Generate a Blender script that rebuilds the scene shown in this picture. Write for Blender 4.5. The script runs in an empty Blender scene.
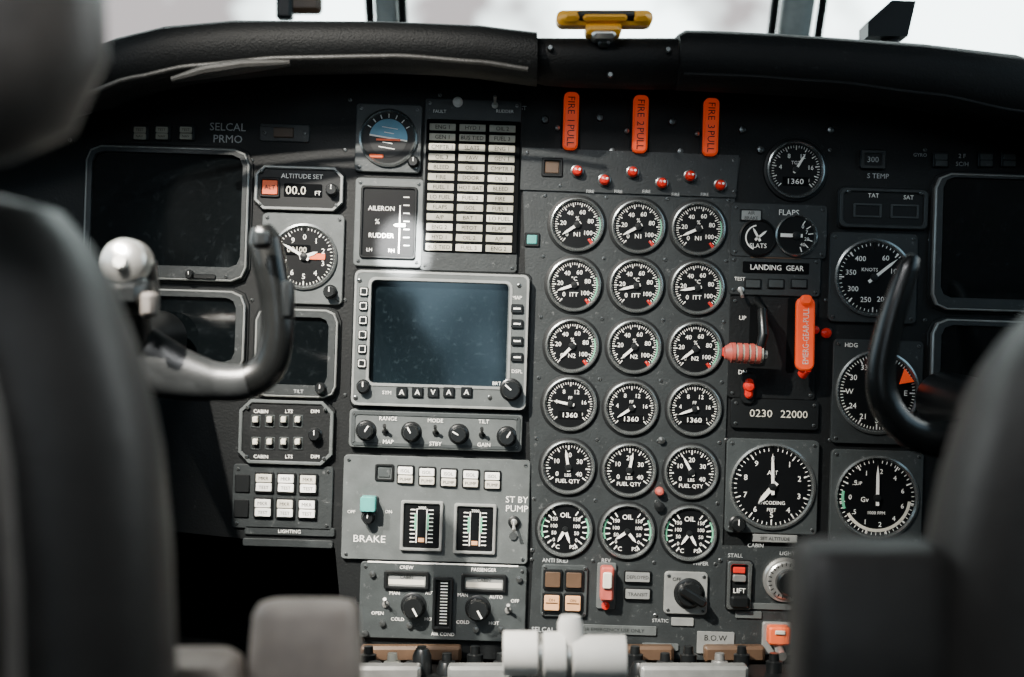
import bpy, math, random
from mathutils import Vector
random.seed(4)
Z0=1.15; D0=1.4
ROT=math.radians(-1.8)
sc=bpy.context.scene
COL=sc.collection
MATS={}
def mat(name,col,rough=0.5,metal=0.0,spec=0.5,var=0.15,vs=60,bump=0.0,bs=400,emi=None,es=0,coat=0,wear=0,wcol=(.3,.31,.31),ws=140,wp=.60):
    m=bpy.data.materials.new(name); m.use_nodes=True
    nt=m.node_tree; b=nt.nodes['Principled BSDF']
    b.inputs['Roughness'].default_value=rough; b.inputs['Metallic'].default_value=metal
    b.inputs['Specular IOR Level'].default_value=spec
    b.inputs['Coat Weight'].default_value=coat
    tc=nt.nodes.new('ShaderNodeTexCoord')
    n=nt.nodes.new('ShaderNodeTexNoise'); n.inputs['Scale'].default_value=vs; n.inputs['Detail'].default_value=6
    nt.links.new(tc.outputs['Object'],n.inputs['Vector'])
    r=nt.nodes.new('ShaderNodeValToRGB')
    r.color_ramp.elements[0].position=0.3; r.color_ramp.elements[1].position=0.7
    lo=[max(0,c*(1-var)) for c in col]; hi=[min(1,c*(1+var)) for c in col]
    r.color_ramp.elements[0].color=(*lo,1); r.color_ramp.elements[1].color=(*hi,1)
    nt.links.new(n.outputs['Fac'],r.inputs['Fac'])
    out=r.outputs['Color']
    if wear>0:
        n3=nt.nodes.new('ShaderNodeTexNoise'); n3.inputs['Scale'].default_value=ws; n3.inputs['Detail'].default_value=9; n3.inputs['Roughness'].default_value=.75
        nt.links.new(tc.outputs['Object'],n3.inputs['Vector'])
        r3=nt.nodes.new('ShaderNodeValToRGB'); r3.color_ramp.elements[0].position=wp; r3.color_ramp.elements[1].position=wp+.12
        r3.color_ramp.elements[0].color=(0,0,0,1); r3.color_ramp.elements[1].color=(wear,wear,wear,1)
        nt.links.new(n3.outputs['Fac'],r3.inputs['Fac'])
        mx=nt.nodes.new('ShaderNodeMix'); mx.data_type='RGBA'
        nt.links.new(r3.outputs['Color'],mx.inputs[0]); nt.links.new(out,mx.inputs[6]); mx.inputs[7].default_value=(*wcol,1)
        out=mx.outputs[2]
    nt.links.new(out,b.inputs['Base Color'])
    if bump>0:
        n2=nt.nodes.new('ShaderNodeTexNoise'); n2.inputs['Scale'].default_value=bs; n2.inputs['Detail'].default_value=3
        nt.links.new(tc.outputs['Object'],n2.inputs['Vector'])
        bp=nt.nodes.new('ShaderNodeBump'); bp.inputs['Strength'].default_value=bump; bp.inputs['Distance'].default_value=0.001
        nt.links.new(n2.outputs['Fac'],bp.inputs['Height']); nt.links.new(bp.outputs['Normal'],b.inputs['Normal'])
    if emi:
        b.inputs['Emission Color'].default_value=(*emi,1); b.inputs['Emission Strength'].default_value=es
    MATS[name]=m; return m
mat('board',(.0045,.0055,.006),.5,spec=.25,bump=.25,wear=.12)
mat('board2',(.020,.0235,.0245),.42,spec=.42,bump=.25,wear=.35)
mat('subpanel',(.036,.042,.043),.40,spec=.45,bump=.2,wear=.35)
mat('bezel',(.080,.089,.089),.38,spec=.5,bump=.15,wear=.4)
mat('bezel_lt',(.30,.31,.30),.33,metal=.4,wear=.4,wcol=(.05,.05,.05))
mat('rim',(.24,.26,.26),.25,metal=.8,wear=.5,wcol=(.6,.6,.58))
mat('black',(.005,.006,.0065),.42,spec=.3)
mat('matte',(.002,.0025,.003),.9,spec=.1)
mat('face',(.0025,.003,.0035),.4,spec=.2)
mat('knob',(.007,.008,.0085),.28,spec=.5)
mat('white',(.9,.89,.84),.5,var=.04)
mat('cream',(.62,.59,.50),.5,var=.08)
mat('annun',(.36,.345,.28),.5,var=.25)
mat('grey_txt',(.42,.44,.44),.5,var=.05)
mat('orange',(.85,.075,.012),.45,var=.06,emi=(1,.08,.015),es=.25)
mat('orange2',(.80,.12,.03),.5,var=.08)
mat('amber',(.6,.32,.16),.4,emi=(1,.45,.16),es=.15)
mat('red',(.55,.02,.012),.25,var=.1,emi=(1,.03,.01),es=.06)
mat('pinkred',(.42,.08,.06),.5,var=.2)
mat('teal',(.05,.30,.27),.45)
mat('green',(.1,.42,.24),.5)
mat('blue',(.10,.34,.50),.4)
mat('brown',(.07,.04,.022),.5)
mat('yellow',(.78,.36,.015),.35,var=.1)
mat('silver',(.55,.55,.53),.28,metal=.8)
mat('screw',(.16,.17,.17),.28,metal=.85)
mat('screen',(.0025,.0035,.004),.07,spec=.5,var=.3,vs=12,wear=.03,ws=160,wp=.55,wcol=(.25,.3,.33))
mat('screen_mfd',(.004,.007,.009),.06,spec=.8,var=.5,vs=9,wear=.05,ws=170,wp=.55,wcol=(.25,.36,.42))
mat('vinyl',(.0025,.003,.0033),.6,spec=.2,bump=.6,bs=500,wear=.06)
mat('vinyl_lt',(.02,.02,.019),.5,spec=.4,bump=.5,bs=500)
mat('leather',(.022,.021,.020),.48,bump=.5,bs=150,spec=.4)
mat('leather_dk',(.008,.0065,.0055),.6,bump=.5,bs=150,spec=.3)
mat('leather_lt',(.11,.10,.092),.5,bump=.3,bs=150)
mat('head_leather',(.085,.075,.068),.45,bump=.3,bs=150)
mat('tan',(.36,.30,.26),.55,bump=.2,bs=200)
mat('yoke_grey',(.022,.024,.025),.32,bump=.2,bs=600,spec=.7)
mat('yoke_black',(.005,.0055,.0055),.26,spec=.6)
mat('liner',(.035,.038,.038),.7)
mat('floor_carpet',(.02,.02,.022),.95,bump=.8,bs=120)
mat('frame_paint',(.30,.33,.32),.5)
mat('lever_white',(.80,.79,.75),.35,var=.04)
mat('apron',(.35,.34,.33),.9)

TX={}
def textmesh(s):
    if s in TX: return TX[s]
    cu=bpy.data.curves.new('t','FONT'); cu.body=s; cu.size=1; cu.resolution_u=2; cu.align_x='CENTER'; cu.align_y='CENTER'
    o=bpy.data.objects.new('t',cu); COL.objects.link(o)
    dg=bpy.context.evaluated_depsgraph_get()
    me=bpy.data.meshes.new_from_object(o.evaluated_get(dg))
    vs=[(v.co.x,v.co.y) for v in me.vertices]; fs=[tuple(p.vertices) for p in me.polygons]
    bpy.data.objects.remove(o); bpy.data.meshes.remove(me); bpy.data.curves.remove(cu)
    if vs:
        ys=[v[1] for v in vs]; xs=[v[0] for v in vs]
        cy=(max(ys)+min(ys))/2; cx=(max(xs)+min(xs))/2
        vs=[(a-cx,b-cy) for a,b in vs]
    TX[s]=(vs,fs); return TX[s]
def rr(w,h,r,seg=4):
    r=max(.05,min(r,w/2-.01,h/2-.01)); pts=[]
    for cx,cy,a0 in ((w/2-r,h/2-r,0),(-w/2+r,h/2-r,90),(-w/2+r,-h/2+r,180),(w/2-r,-h/2+r,270)):
        for i in range(seg+1):
            a=math.radians(a0+90*i/seg); pts.append((cx+r*math.cos(a),cy+r*math.sin(a)))
    return pts
class MB:
    def __init__(s,name,x=512,y=338.5,rot=None,o=None):
        s.name=name; s.v=[]; s.f=[]; s.m=[]; s.ml=[]; s.rot=ROT if rot is None else rot
        s.o=o if o is not None else Vector(((x-512)/1000,0,Z0+(338.5-y)/1000))
    def mi(s,m):
        if m not in s.ml: s.ml.append(m)
        return s.ml.index(m)
    def add(s,vs,fs,m):
        b=len(s.v); s.v.extend(vs); k=s.mi(m)
        for f in fs: s.f.append([b+i for i in f]); s.m.append(k)
    def L(s,x,y,u,v,h,rot=0):
        a=s.rot+rot; c,sn=math.cos(a),math.sin(a)
        return Vector(((x-512)/1000+(u*c-v*sn)/1000,-h/1000,Z0+(338.5-y)/1000+(u*sn+v*c)/1000))
    def rings(s,x,y,rs,m,cap=True,rot=0):
        n=len(rs[0][0]); vs=[]; fs=[]
        for pts,h in rs:
            for u,v in pts: vs.append(s.L(x,y,u,v,h,rot))
        for k in range(len(rs)-1):
            for i in range(n):
                j=(i+1)%n; fs.append((k*n+i,k*n+j,(k+1)*n+j,(k+1)*n+i))
        if cap: fs.append(tuple((len(rs)-1)*n+i for i in range(n)))
        s.add(vs,fs,m)
    def rrect(s,x,y,w,h,h0,h1,m,r=2,bev=.8,seg=4,rot=0):
        rs=[(rr(w,h,r,seg),h0),(rr(w,h,r,seg),h1-bev),(rr(w-2*bev,h-2*bev,max(r-bev,.1),seg),h1)]
        s.rings(x,y,rs,m,rot=rot)
    def frame(s,x,y,w,h,iw,ih,h0,h1,m,r=3,ir=2,bev=.8,seg=4,hi=None,dx=0,dy=0):
        hi=h0 if hi is None else hi
        inn=[(u+dx,v+dy) for u,v in rr(iw,ih,ir,seg)]
        inn2=[(u+dx,v+dy) for u,v in rr(iw+2*bev,ih+2*bev,ir+bev,seg)]
        s.rings(x,y,[(rr(w,h,r,seg),h0),(rr(w,h,r,seg),h1-bev),(rr(w-2*bev,h-2*bev,max(r-bev,.1),seg),h1),(inn2,h1),(inn,h1-bev),(inn,hi)],m,cap=False)
    def lathe(s,x,y,prof,m,n=40,rot=0):
        rs=[([(max(r,.002)*math.cos(2*math.pi*i/n),max(r,.002)*math.sin(2*math.pi*i/n)) for i in range(n)],h) for r,h in prof]
        s.rings(x,y,rs,m,rot=rot,cap=False)
    def quad(s,x,y,w,h,z,m,rot=0,u=0,v=0):
        s.add([s.L(x,y,a+u,b+v,z,rot) for a,b in ((-w/2,-h/2),(w/2,-h/2),(w/2,h/2),(-w/2,h/2))],[(0,1,2,3)],m)
    def poly(s,pts,h0,h1,m):
        n=len(pts)
        vs=[Vector(((x-512)/1000,-h0/1000,Z0+(338.5-y)/1000)) for x,y in pts]+[Vector(((x-512)/1000,-h1/1000,Z0+(338.5-y)/1000)) for x,y in pts]
        s.add(vs,[(i,(i+1)%n,n+(i+1)%n,n+i) for i in range(n)]+[tuple(range(n,2*n)),tuple(reversed(range(n)))],m)
    def text(s,t,x,y,size,z,m='white',rot=0,u=0,v=0,sx=1):
        vs,fs=textmesh(t); c,sn=math.cos(rot),math.sin(rot)
        s.add([s.L(x,y,u+(a*sx*c-b*sn)*size,v+(a*sx*sn+b*c)*size,z) for a,b in vs],fs,m)
    def ticks(s,x,y,r1,r2,a0,a1,n,w,z,m='white'):
        for i in range(n):
            a=math.radians(a0+(a1-a0)*i/max(1,n-1)); c,sn=math.cos(a),math.sin(a)
            s.add([s.L(x,y,r*c-q*sn,r*sn+q*c,z) for r,q in ((r1,-w/2),(r2,-w/2),(r2,w/2),(r1,w/2))],[(0,1,2,3)],m)
    def arc(s,x,y,r1,r2,a0,a1,z,m,n=20):
        vs=[];fs=[]
        for i in range(n+1):
            a=math.radians(a0+(a1-a0)*i/n)
            vs+= [s.L(x,y,r1*math.cos(a),r1*math.sin(a),z),s.L(x,y,r2*math.cos(a),r2*math.sin(a),z)]
        for i in range(n): fs.append((2*i,2*i+1,2*i+3,2*i+2))
        s.add(vs,fs,m)
    def needle(s,x,y,ln,a,w,z,m='white',tail=4):
        a=math.radians(a); c,sn=math.cos(a),math.sin(a)
        Q=[(-tail,-w*.6),(ln*.7,-w/2),(ln,0),(ln*.7,w/2),(-tail,w*.6)]
        n=5
        vs=[s.L(x,y,p*c-q*sn,p*sn+q*c,z-.8) for p,q in Q]+[s.L(x,y,p*c-q*sn,p*sn+q*c,z) for p,q in Q]
        s.add(vs,[(5,6,7,8,9)]+[(i,(i+1)%n,n+(i+1)%n,n+i) for i in range(n)],m)
    def screw(s,x,y,h,r=2.2,m='screw'):
        s.lathe(x,y,[(r,h-.5),(r,h+.6),(r*.7,h+1.1),(0,h+1.2)],m,n=14)
        s.quad(x,y,r*1.5,r*.3,h+1.3,'matte',rot=random.random()*3)
    def knob(s,x,y,r,h,ht,m='knob',mark=True,ang=90,skirt=True):
        if skirt: s.lathe(x,y,[(r*1.18,h),(r*1.18,h+1.5),(r*1.0,h+2.4),(r*.9,h+2.4)],m,n=28)
        n=36; pr=[]
        for rad,hh,fl in ((.95,h+1.5,1),(.95,h+ht*.85,1),(.82,h+ht,0),(0.0,h+ht,0)):
            pr.append(([(max(.01,r*rad*(1-(.07 if (i%3==0 and fl) else 0)))*math.cos(2*math.pi*i/n),max(.01,r*rad*(1-(.07 if (i%3==0 and fl) else 0)))*math.sin(2*math.pi*i/n)) for i in range(n)],hh))
        s.rings(x,y,pr,m)
        if mark:
            a=math.radians(ang); s.quad(x,y,r*.8,r*.16,h+ht+.3,'white',rot=a,u=r*.4)
    def toggle(s,x,y,h,up=True,m='silver'):
        s.lathe(x,y,[(3.2,h),(3.2,h+2),(1.8,h+2.5),(0,h+2.5)],m,n=16)
        a=s.L(x,y,0,0,h+2); b=s.L(x,y,0,7 if up else -7,h+12)
        s.tube([a,b],[.0011,.0018],m,n=10)
    def tube(s,pts,rad,m,n=14,rb=None,cap=True):
        vs=[];fs=[]; N=len(pts)
        for i,p in enumerate(pts):
            t=(pts[min(i+1,N-1)]-pts[max(i-1,0)]).normalized()
            ax=Vector((0,1,0)) if abs(t.y)<.9 else Vector((1,0,0))
            b1=t.cross(ax).normalized(); b2=b1.cross(t).normalized()
            r1=rad[i]; r2=(rb[i] if rb else rad[i])
            for k in range(n):
                a=2*math.pi*k/n; vs.append(p+b1*math.cos(a)*r1+b2*math.sin(a)*r2)
        for i in range(N-1):
            for k in range(n):
                j=(k+1)%n; fs.append((i*n+k,i*n+j,(i+1)*n+j,(i+1)*n+k))
        if cap: fs+= [tuple(range(n)),tuple((N-1)*n+k for k in range(n))]
        s.add(vs,fs,m)
    def box(s,c,d,m,bev=.003):
        x,y,z=d[0]/2,d[1]/2,d[2]/2; vs=[]; fs=[]
        b=min(bev,x*.9,y*.9,z*.9)
        lv=[(-y,b),(-y+b,0),(y-b,0),(y,b)]
        n=16
        def ring(ins):
            w,h=2*x-2*ins,2*z-2*ins; r=max(b-ins,.0002)
            out=[]
            for cx,cy,a0 in ((w/2-r,h/2-r,0),(-w/2+r,h/2-r,90),(-w/2+r,-h/2+r,180),(w/2-r,-h/2+r,270)):
                for i in range(4):
                    a=math.radians(a0+30*i); out.append((cx+r*math.cos(a),cy+r*math.sin(a)))
            return out
        for yy,ins in lv:
            for u,v in ring(ins): vs.append(Vector(c)+Vector((u,yy,v)))
        for k in range(3):
            for i in range(n):
                j=(i+1)%n; fs.append((k*n+i,k*n+j,(k+1)*n+j,(k+1)*n+i))
        fs+=[tuple(range(n)),tuple(3*n+i for i in range(n))]
        s.add(vs,fs,m)
    def done(s,sharp=32):
        me=bpy.data.meshes.new(s.name)
        me.from_pydata([tuple(v-s.o) for v in s.v],[],s.f)
        for m in s.ml: me.materials.append(MATS[m])
        me.polygons.foreach_set('material_index',s.m)
        me.update(); me.shade_smooth(); me.set_sharp_from_angle(angle=math.radians(sharp))
        o=bpy.data.objects.new(s.name,me); o.location=s.o; COL.objects.link(o)
        return o
def P(x,y,d): return Vector(((x-512)/1400*d,-1.4+d,Z0+(338.5-y)/1400*d))
def smooth(pts,vals,k=6):
    op=[];ov=[];n=len(pts)
    for i in range(n-1):
        p0,p1,p2,p3=pts[max(i-1,0)],pts[i],pts[i+1],pts[min(i+2,n-1)]
        for j in range(k):
            t=j/k
            op.append(.5*((2*p1)+(p2-p0)*t+(2*p0-5*p1+4*p2-p3)*t*t+(3*p1-p0-3*p2+p3)*t**3))
            ov.append(tuple(a+(b-a)*t for a,b in zip(vals[i],vals[i+1])))
    op.append(pts[-1]); ov.append(vals[-1]); return op,ov

# =================== INSTRUMENT PANEL ===================
b=MB('instrument_panel',512,338)
b.poly([(-260,84),(-260,500),(60,520),(335,548),(345,655),(800,668),(812,600),(1290,600),(1290,84)],-22,0,'board')
b.poly([(522,150),(740,158),(733,210),(725,440),(722,545),(828,548),(815,662),(528,655),(533,560)],0,2.5,'board2')
for x,y in ((530,160),(732,165),(532,550),(726,440),(540,645),(800,655),(655,615),(720,560),(640,650),(800,560)): b.screw(x,y,2.5)
for x,y in ((70,140),(252,160),(252,300),(345,150),(345,300),(250,395),(735,190),(830,150),(925,150),(930,240),(925,320),(830,330),(925,440),(830,440),(1010,160),(345,395),(350,100),(440,95),(826,300)): b.screw(x,y,0,2)
for r in range(7):
    for c in range(4):
        x=545+c*61-r*2.2; y=196+r*60.5+c*1.5
        b.screw(x,y,2.5,1.9)
b.text('SELCAL',228,127,11,.5,'grey_txt'); b.text('PRMO',228,139,11,.5,'grey_txt')
b.text('SELCAL',543,629,7,3,'grey_txt')
b.text('S TEMP',878,176,7,.5,'grey_txt')
b.text('GYRO',920,155,5,.5,'grey_txt'); b.text('TEST',520,108,6,.5,'grey_txt'); b.text('STATIC',660,620,5,3,'grey_txt')
for x,y,t in ((755,545,'CABIN'),(700,563,'WIPER'),(735,555,'STALL'),(788,553,'LIGHTS'),(555,560,'ANTI SKID'),(606,560,'REV')):
    b.text(t,x,y,5.5,3,'grey_txt')
for x,y in ((612,152),(680,152),(600,118),(672,122),(742,130),(545,120),(760,150),(830,130)): b.lathe(x,y,[(4,0),(4,3),(3,4.5),(0,5)],'screw',n=20)
b.done()

b=MB('footwell_bulkhead',o=Vector((0,.16,.5))); b.box((0,.16,.48),(1.6,.04,.96),'matte'); b.done()

def subpanel(name,x,y,w,h,m='subpanel',h0=0,h1=4,r=4,seg=4,scr=True,ins=5):
    b=MB(name,x,y); b.rrect(x,y,w,h,h0-1,h1,m,r=r,seg=seg)
    if scr:
        for su in (-1,1):
            for sv in (-1,1):
                p=b.L(x,y,su*(w/2-ins),sv*(h/2-ins),0); b.screw(p.x*1000+512,338.5-(p.z-Z0)*1000,h1,1.8)
    return b

def gauge(name,x,y,r,kind,na,txt='',na2=-60):
    b=MB(name,x,y)
    b.lathe(x,y,[(r+1.5,1),(r+1.5,4.4),(r+.6,6.2),(r-.6,6.6),(r-2.0,5.2),(r-2.8,3.0)],'rim',n=56)
    b.lathe(x,y,[(r+4.2,1.5),(r+3.6,3.2),(r+1.4,3.6)],'black',n=56)
    b.lathe(x,y,[(r-2.2,3.1),(0,3.1)],'face',n=56)
    R=r-3.4; z=3.5
    if kind=='dial':
        b.ticks(x,y,R*.80,R*.98,230,-50,12,.95,z); b.ticks(x,y,R*.88,R*.98,230,-50,45,.5,z)
        for i,t in enumerate(('0','20','40','60','80','100')):
            a=math.radians(225-i*52); b.text(t,x,y,R*.28,z,u=R*.62*math.cos(a),v=R*.60*math.sin(a))
        b.arc(x,y,R*.99,R*1.04,20,-40,z,'green'); b.ticks(x,y,R*.8,R*1.05,-48,-52,2,1.2,z,'red')
        b.text(txt,x,y,R*.27,z,v=-R*.42); b.text('%' if txt!='ITT' else '°C',x,y,R*.25,z,v=R*.28)
        b.needle(x,y,R*.80,na,2.4,z+2)
        b.lathe(x,y,[(3.4,z),(3.4,z+2.3),(0,z+2.6)],'black',n=20)
    elif kind=='count':
        b.ticks(x,y,R*.80,R*.98,225,-45,11,.95,z); b.ticks(x,y,R*.88,R*.98,225,-45,41,.5,z)
        for i,t in enumerate(('0','4','8','12','16','20')):
            a=math.radians(225-i*54); b.text(t,x,y,R*.26,z,u=R*.63*math.cos(a),v=R*.61*math.sin(a))
        b.rrect(x,y+R*.48,R*1.05,R*.36,z-.4,z+.2,'matte',r=.5,bev=.1)
        b.text('1360',x,y+R*.48,R*.30,z+.5,'white',sx=1.2); b.text(txt,x,y,R*.2,z,v=R*.28)
        b.needle(x,y,R*.75,na,2.2,z+2); b.lathe(x,y,[(3,z),(3,z+2.3),(0,z+2.6)],'black',n=20)
    elif kind=='fuel':
        b.ticks(x,y,R*.78,R*.98,215,-35,9,1.1,z); b.ticks(x,y,R*.88,R*.98,215,-35,33,.5,z)
        for i,t in enumerate(('0','10','20','30','40')):
            a=math.radians(212-i*61); b.text(t,x,y,R*.29,z,u=R*.57*math.cos(a),v=R*.55*math.sin(a))
        b.text('FUEL QTY',x,y,R*.24,z,v=-R*.62); b.text('LBS',x,y,R*.2,z,v=-R*.34)
        b.needle(x,y,R*.8,na,2.4,z+2); b.lathe(x,y,[(3.4,z),(3.4,z+2.3),(0,z+2.6)],'black',n=20)
    elif kind=='oil':
        b.ticks(x,y,R*.75,R*.95,235,125,8,1.1,z); b.ticks(x,y,R*.75,R*.95,55,-55,8,1.1,z)
        b.arc(x,y,R*.97,R*1.03,200,150,z,'green'); b.arc(x,y,R*.97,R*1.03,30,-20,z,'green')
        b.text('OIL',x,y,R*.30,z,v=R*.62); b.text('°C',x,y,R*.26,z,u=-R*.35,v=-R*.75); b.text('PSI',x,y,R*.24,z,u=R*.35,v=-R*.75)
        for i,t in enumerate(('150','100','50','0')):
            b.text(t,x,y,R*.22,z,u=-R*.48,v=R*(.45-.3*i)); b.text(t,x,y,R*.22,z,u=R*.50,v=R*(.45-.3*i))
        b.needle(x,y,R*.62,na,2.6,z+1.5,tail=2); b.needle(x,y,R*.62,na2,2.6,z+2,tail=2)
        b.lathe(x,y,[(3,z),(3,z+2.3),(0,z+2.6)],'black',n=20)
    return b.done()
rows=[[(577,225),(638,227),(698,229)],[(574,285),(636,286),(697,288)],[(572,346),(634,347),(695,349)],
      [(570,404),(631,408),(694,409)],[(568,467),(629,470),(691,472)],[(565,529),(627,531),(689,533)]]
nm=['fan_speed_gauge','turbine_temperature_gauge','core_speed_gauge','fuel_flow_gauge','fuel_quantity_gauge','oil_gauge']
for ri,row in enumerate(rows):
    for ci,(x,y) in enumerate(row):
        if ri<3: gauge(nm[ri],x,y,26,'dial',[215,200,228][ri]-ci*5,['N1','ITT','N2'][ri])
        elif ri==3: gauge(nm[3],x,y,26,'count',[170,215,200][ci],'FF')
        elif ri==4: gauge(nm[4],x,y,26,'fuel',[100,80,120][ci])
        else: gauge(nm[5],x,y,26.5,'oil',[240,215,235][ci],'',[-70,-50,-60][ci])

b=MB('fire_warning_panel',632,175)
b.poly([(522,148),(738,156),(735,198),(520,190)],2,5,'board2')
for x,y in ((577,172),(604,181),(632,173),(661,184),(689,177),(719,186)):
    b.lathe(x,y,[(6.5,4),(6.5,8),(5.2,8.5),(5,8.2)],'screw',n=24)
    b.lathe(x,y,[(5,8),(5,12),(3.5,14.5),(0,15.5)],'red',n=24)
    b.lathe(x+2,y-1,[(1.2,15.3),(0,15.6)],'white',n=10)
b.frame(552,168,21,19,15,13,4,7,'black',r=1.5,ir=1); b.rrect(552,168,14,12,4,6,'brown',r=1)
b.rrect(532,240,15,14,2,5,'black',r=1); b.rrect(532,240,10,9,4,6,'teal',r=1)
for x in (590,618,646,675,704): b.text('FIRE',x,192 if x<650 else 195,4.5,5.4,'grey_txt')
for x,y in ((527,153),(733,161),(560,186),(733,192)): b.screw(x,y,5,1.8)
b.done()
for i,(x,y) in enumerate(((570.5,122.5),(639.5,125.5),(709.5,128.5))):
    b=MB('fire_pull_handle',x,y)
    b.rrect(x,y,19,62,.5,5,'black',r=6,bev=2)
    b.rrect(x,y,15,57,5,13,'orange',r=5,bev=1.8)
    b.text('FIRE',x,y,10,13.4,'black',rot=math.radians(-90),v=15); b.text(str(i+1),x,y,10,13.4,'black',v=0,rot=math.radians(-90)); b.text('PULL',x,y,10,13.4,'black',rot=math.radians(-90),v=-15)
    b.lathe(x-13,y+6,[(2.2,0),(2.2,6),(0,7)],'silver',n=12)
    b.done()
b=MB('annunciator_button_row',163,133)
for x in (141,163,187):
    b.rrect(x,133,17,16,-1,4,'black',r=2); b.rrect(x,130.5,12,6,3,5.5,'annun',r=1,bev=.4); b.rrect(x,137,12,6,3,5.5,'annun',r=1,bev=.4)
    b.text('TEST',x,130.5,3.6,5.8,'black'); b.text('NAV',x,137,3.6,5.8,'black')
b.rrect(285,133,50,18,-1,2,'board2',r=2); b.screw(265,133,2,1.8); b.screw(305,134,2,1.8); b.rrect(284,133,20,10,1,4,'brown',r=1)
b.done()
def crt(name,x,y,w,h,iw,ih,seg=3,dy=3,r=14,scr='screen',knobs=()):
    b=MB(name,x,y)
    b.rrect(x,y,w+6,h+6,-1,2,'black',r=r+2,seg=seg)
    b.frame(x,y,w,h,w-5,h-5,1,9,'bezel_lt',r=r,ir=r-2,bev=1.0,seg=seg,hi=3)
    b.frame(x,y,w-4,h-4,iw-.5,ih-.5,6,9.2,'board2',r=r-2,ir=r*.7,bev=.4,seg=seg,hi=3,dy=dy)
    b.rings(x,y,[([(u,v+dy) for u,v in rr(iw+1,ih+1,r*.7,seg)],4)],scr)
    for kx,ky in knobs: b.knob(kx,ky,5,9,9)
    return b
b=crt('primary_flight_display',168,214,163,132,150,112,dy=4,r=15,seg=2)
b.rrect(205,277,26,5,9,11,'black',r=2); b.text('DIM',140,276,5,9.8,'grey_txt')
for x in (108,228): b.screw(x,277,9,2)
b.knob(192,275,4,9,7)
b.done()
b=crt('navigation_display',192,331,108,82,90,64,dy=2,r=14,seg=2); b.screw(150,368,9,2); b.done()
b=crt('weather_radar_display',297,353,82,88,64,68,dy=2,r=12,seg=2,knobs=((322,388),)); b.text('TILT',300,391,5,9.8,'grey_txt'); b.done()
b=crt('primary_flight_display',1013,244,163,136,148,120,dy=4,r=15,seg=2); b.done()
b=crt('navigation_display',1010,386,163,130,146,112,dy=3,r=15,seg=2); b.done()
b=MB('multifunction_display',441,340)
b.rrect(441,340,178,138,-1,4,'black',r=6)
b.frame(441,340,173,134,137,102,3,14,'bezel',r=6,ir=5,bev=1.2,dx=-2.5,dy=6.5,hi=5)
b.frame(441,340,173,134,168,129,13.2,14.5,'bezel_lt',r=6,ir=5,bev=.4)
b.frame(440,333.5,143,108,137,102,13,15,'bezel_lt',r=7,ir=5,bev=.5,hi=8)
b.rings(438.6,333.5,[(rr(138,103,5),6)],'screen_mfd')
for i in range(6): b.rrect(365.5-i*.4,292+i*14.2,9,9,13,17,'knob',r=1.5); b.frame(365.5-i*.4,292+i*14.2,7,7,5.4,5.4,16.8,17.3,'white',r=1,ir=.8,bev=.1)
for yy in (309,324,341,357): b.rrect(517,yy,12,9,13,17,'knob',r=1.5); b.quad(517,yy,7,1.6,17.3,'white')
for xx in (403,418.5,434,449.5,467): b.rrect(xx,391.5,11,10,13,17,'knob',r=1); b.text('A' if xx%2 else 'V',xx,391.5,7.5,17.3,'white')
b.knob(365,386,6,14,9); b.knob(511,389,9.5,14,13,ang=140)
for x,y in ((361,281),(519,286),(357,397),(490,397)): b.screw(x,y,14,2.4)
b.text('SYM',388,392,5,14.4,'white'); b.text('MAP',517,298,5,14.4); b.text('BRT',497,383,5,14.4); b.text('DSPL',517,371,5,14.4)
b.done()
b=subpanel('display_control_panel',436,430,172,38,'bezel',h1=8)
b.frame(436,430,168,34,160,27,8,9,'subpanel',r=3,ir=3,bev=.3)
for x,y in ((367,430),(412,431.5),(459,433.5),(507,436)):
    b.lathe(x,y,[(10.5,8),(10.5,8.6),(0,8.6)],'black',n=28); b.knob(x,y,8,8.4,14,ang=random.choice((60,120,150)))
for x,y,t in ((389,418,'RANGE'),(436,420,'MODE'),(484,421,'TILT'),(389,441,'MAP'),(436,443,'STBY'),(484,444,'GAIN')): b.text(t,x,y,5.5,9.3)
for x,y in ((386,431),(436,432),(482,434)): b.toggle(x,y,8,True,'knob')
b.done()
b=MB('altitude_selector',300,189)
b.rrect(300,189,90,46,-1,3,'black',r=8,seg=1); b.frame(300,189,88,44,82,38,2,9,'bezel_lt',r=9,ir=7,seg=1,hi=3)
b.rrect(300,189,83,39,2,6,'black',r=7,seg=1,bev=.3)
b.text('ALTITUDE SET',303,177,6.5,6.5)
b.frame(271,188,20,20,16,15,6,8.5,'black',r=2,ir=1.5); b.rrect(271,188,15,14,6,7.4,'orange2',r=1,bev=.3); b.text('ALT',271,188,6,7.8,'black')
b.rrect(304,191,38,13,6,7,'matte',r=1,bev=.2); b.text('00.0',297,191,12,7.4,'cream'); b.text('FT',319,194,6,7.4)
b.knob(333,191,5.5,6,11)
for x,y in ((263,172),(337,172),(262,205),(337,206)): b.screw(x,y,8.5,1.7)
b.done()
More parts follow.
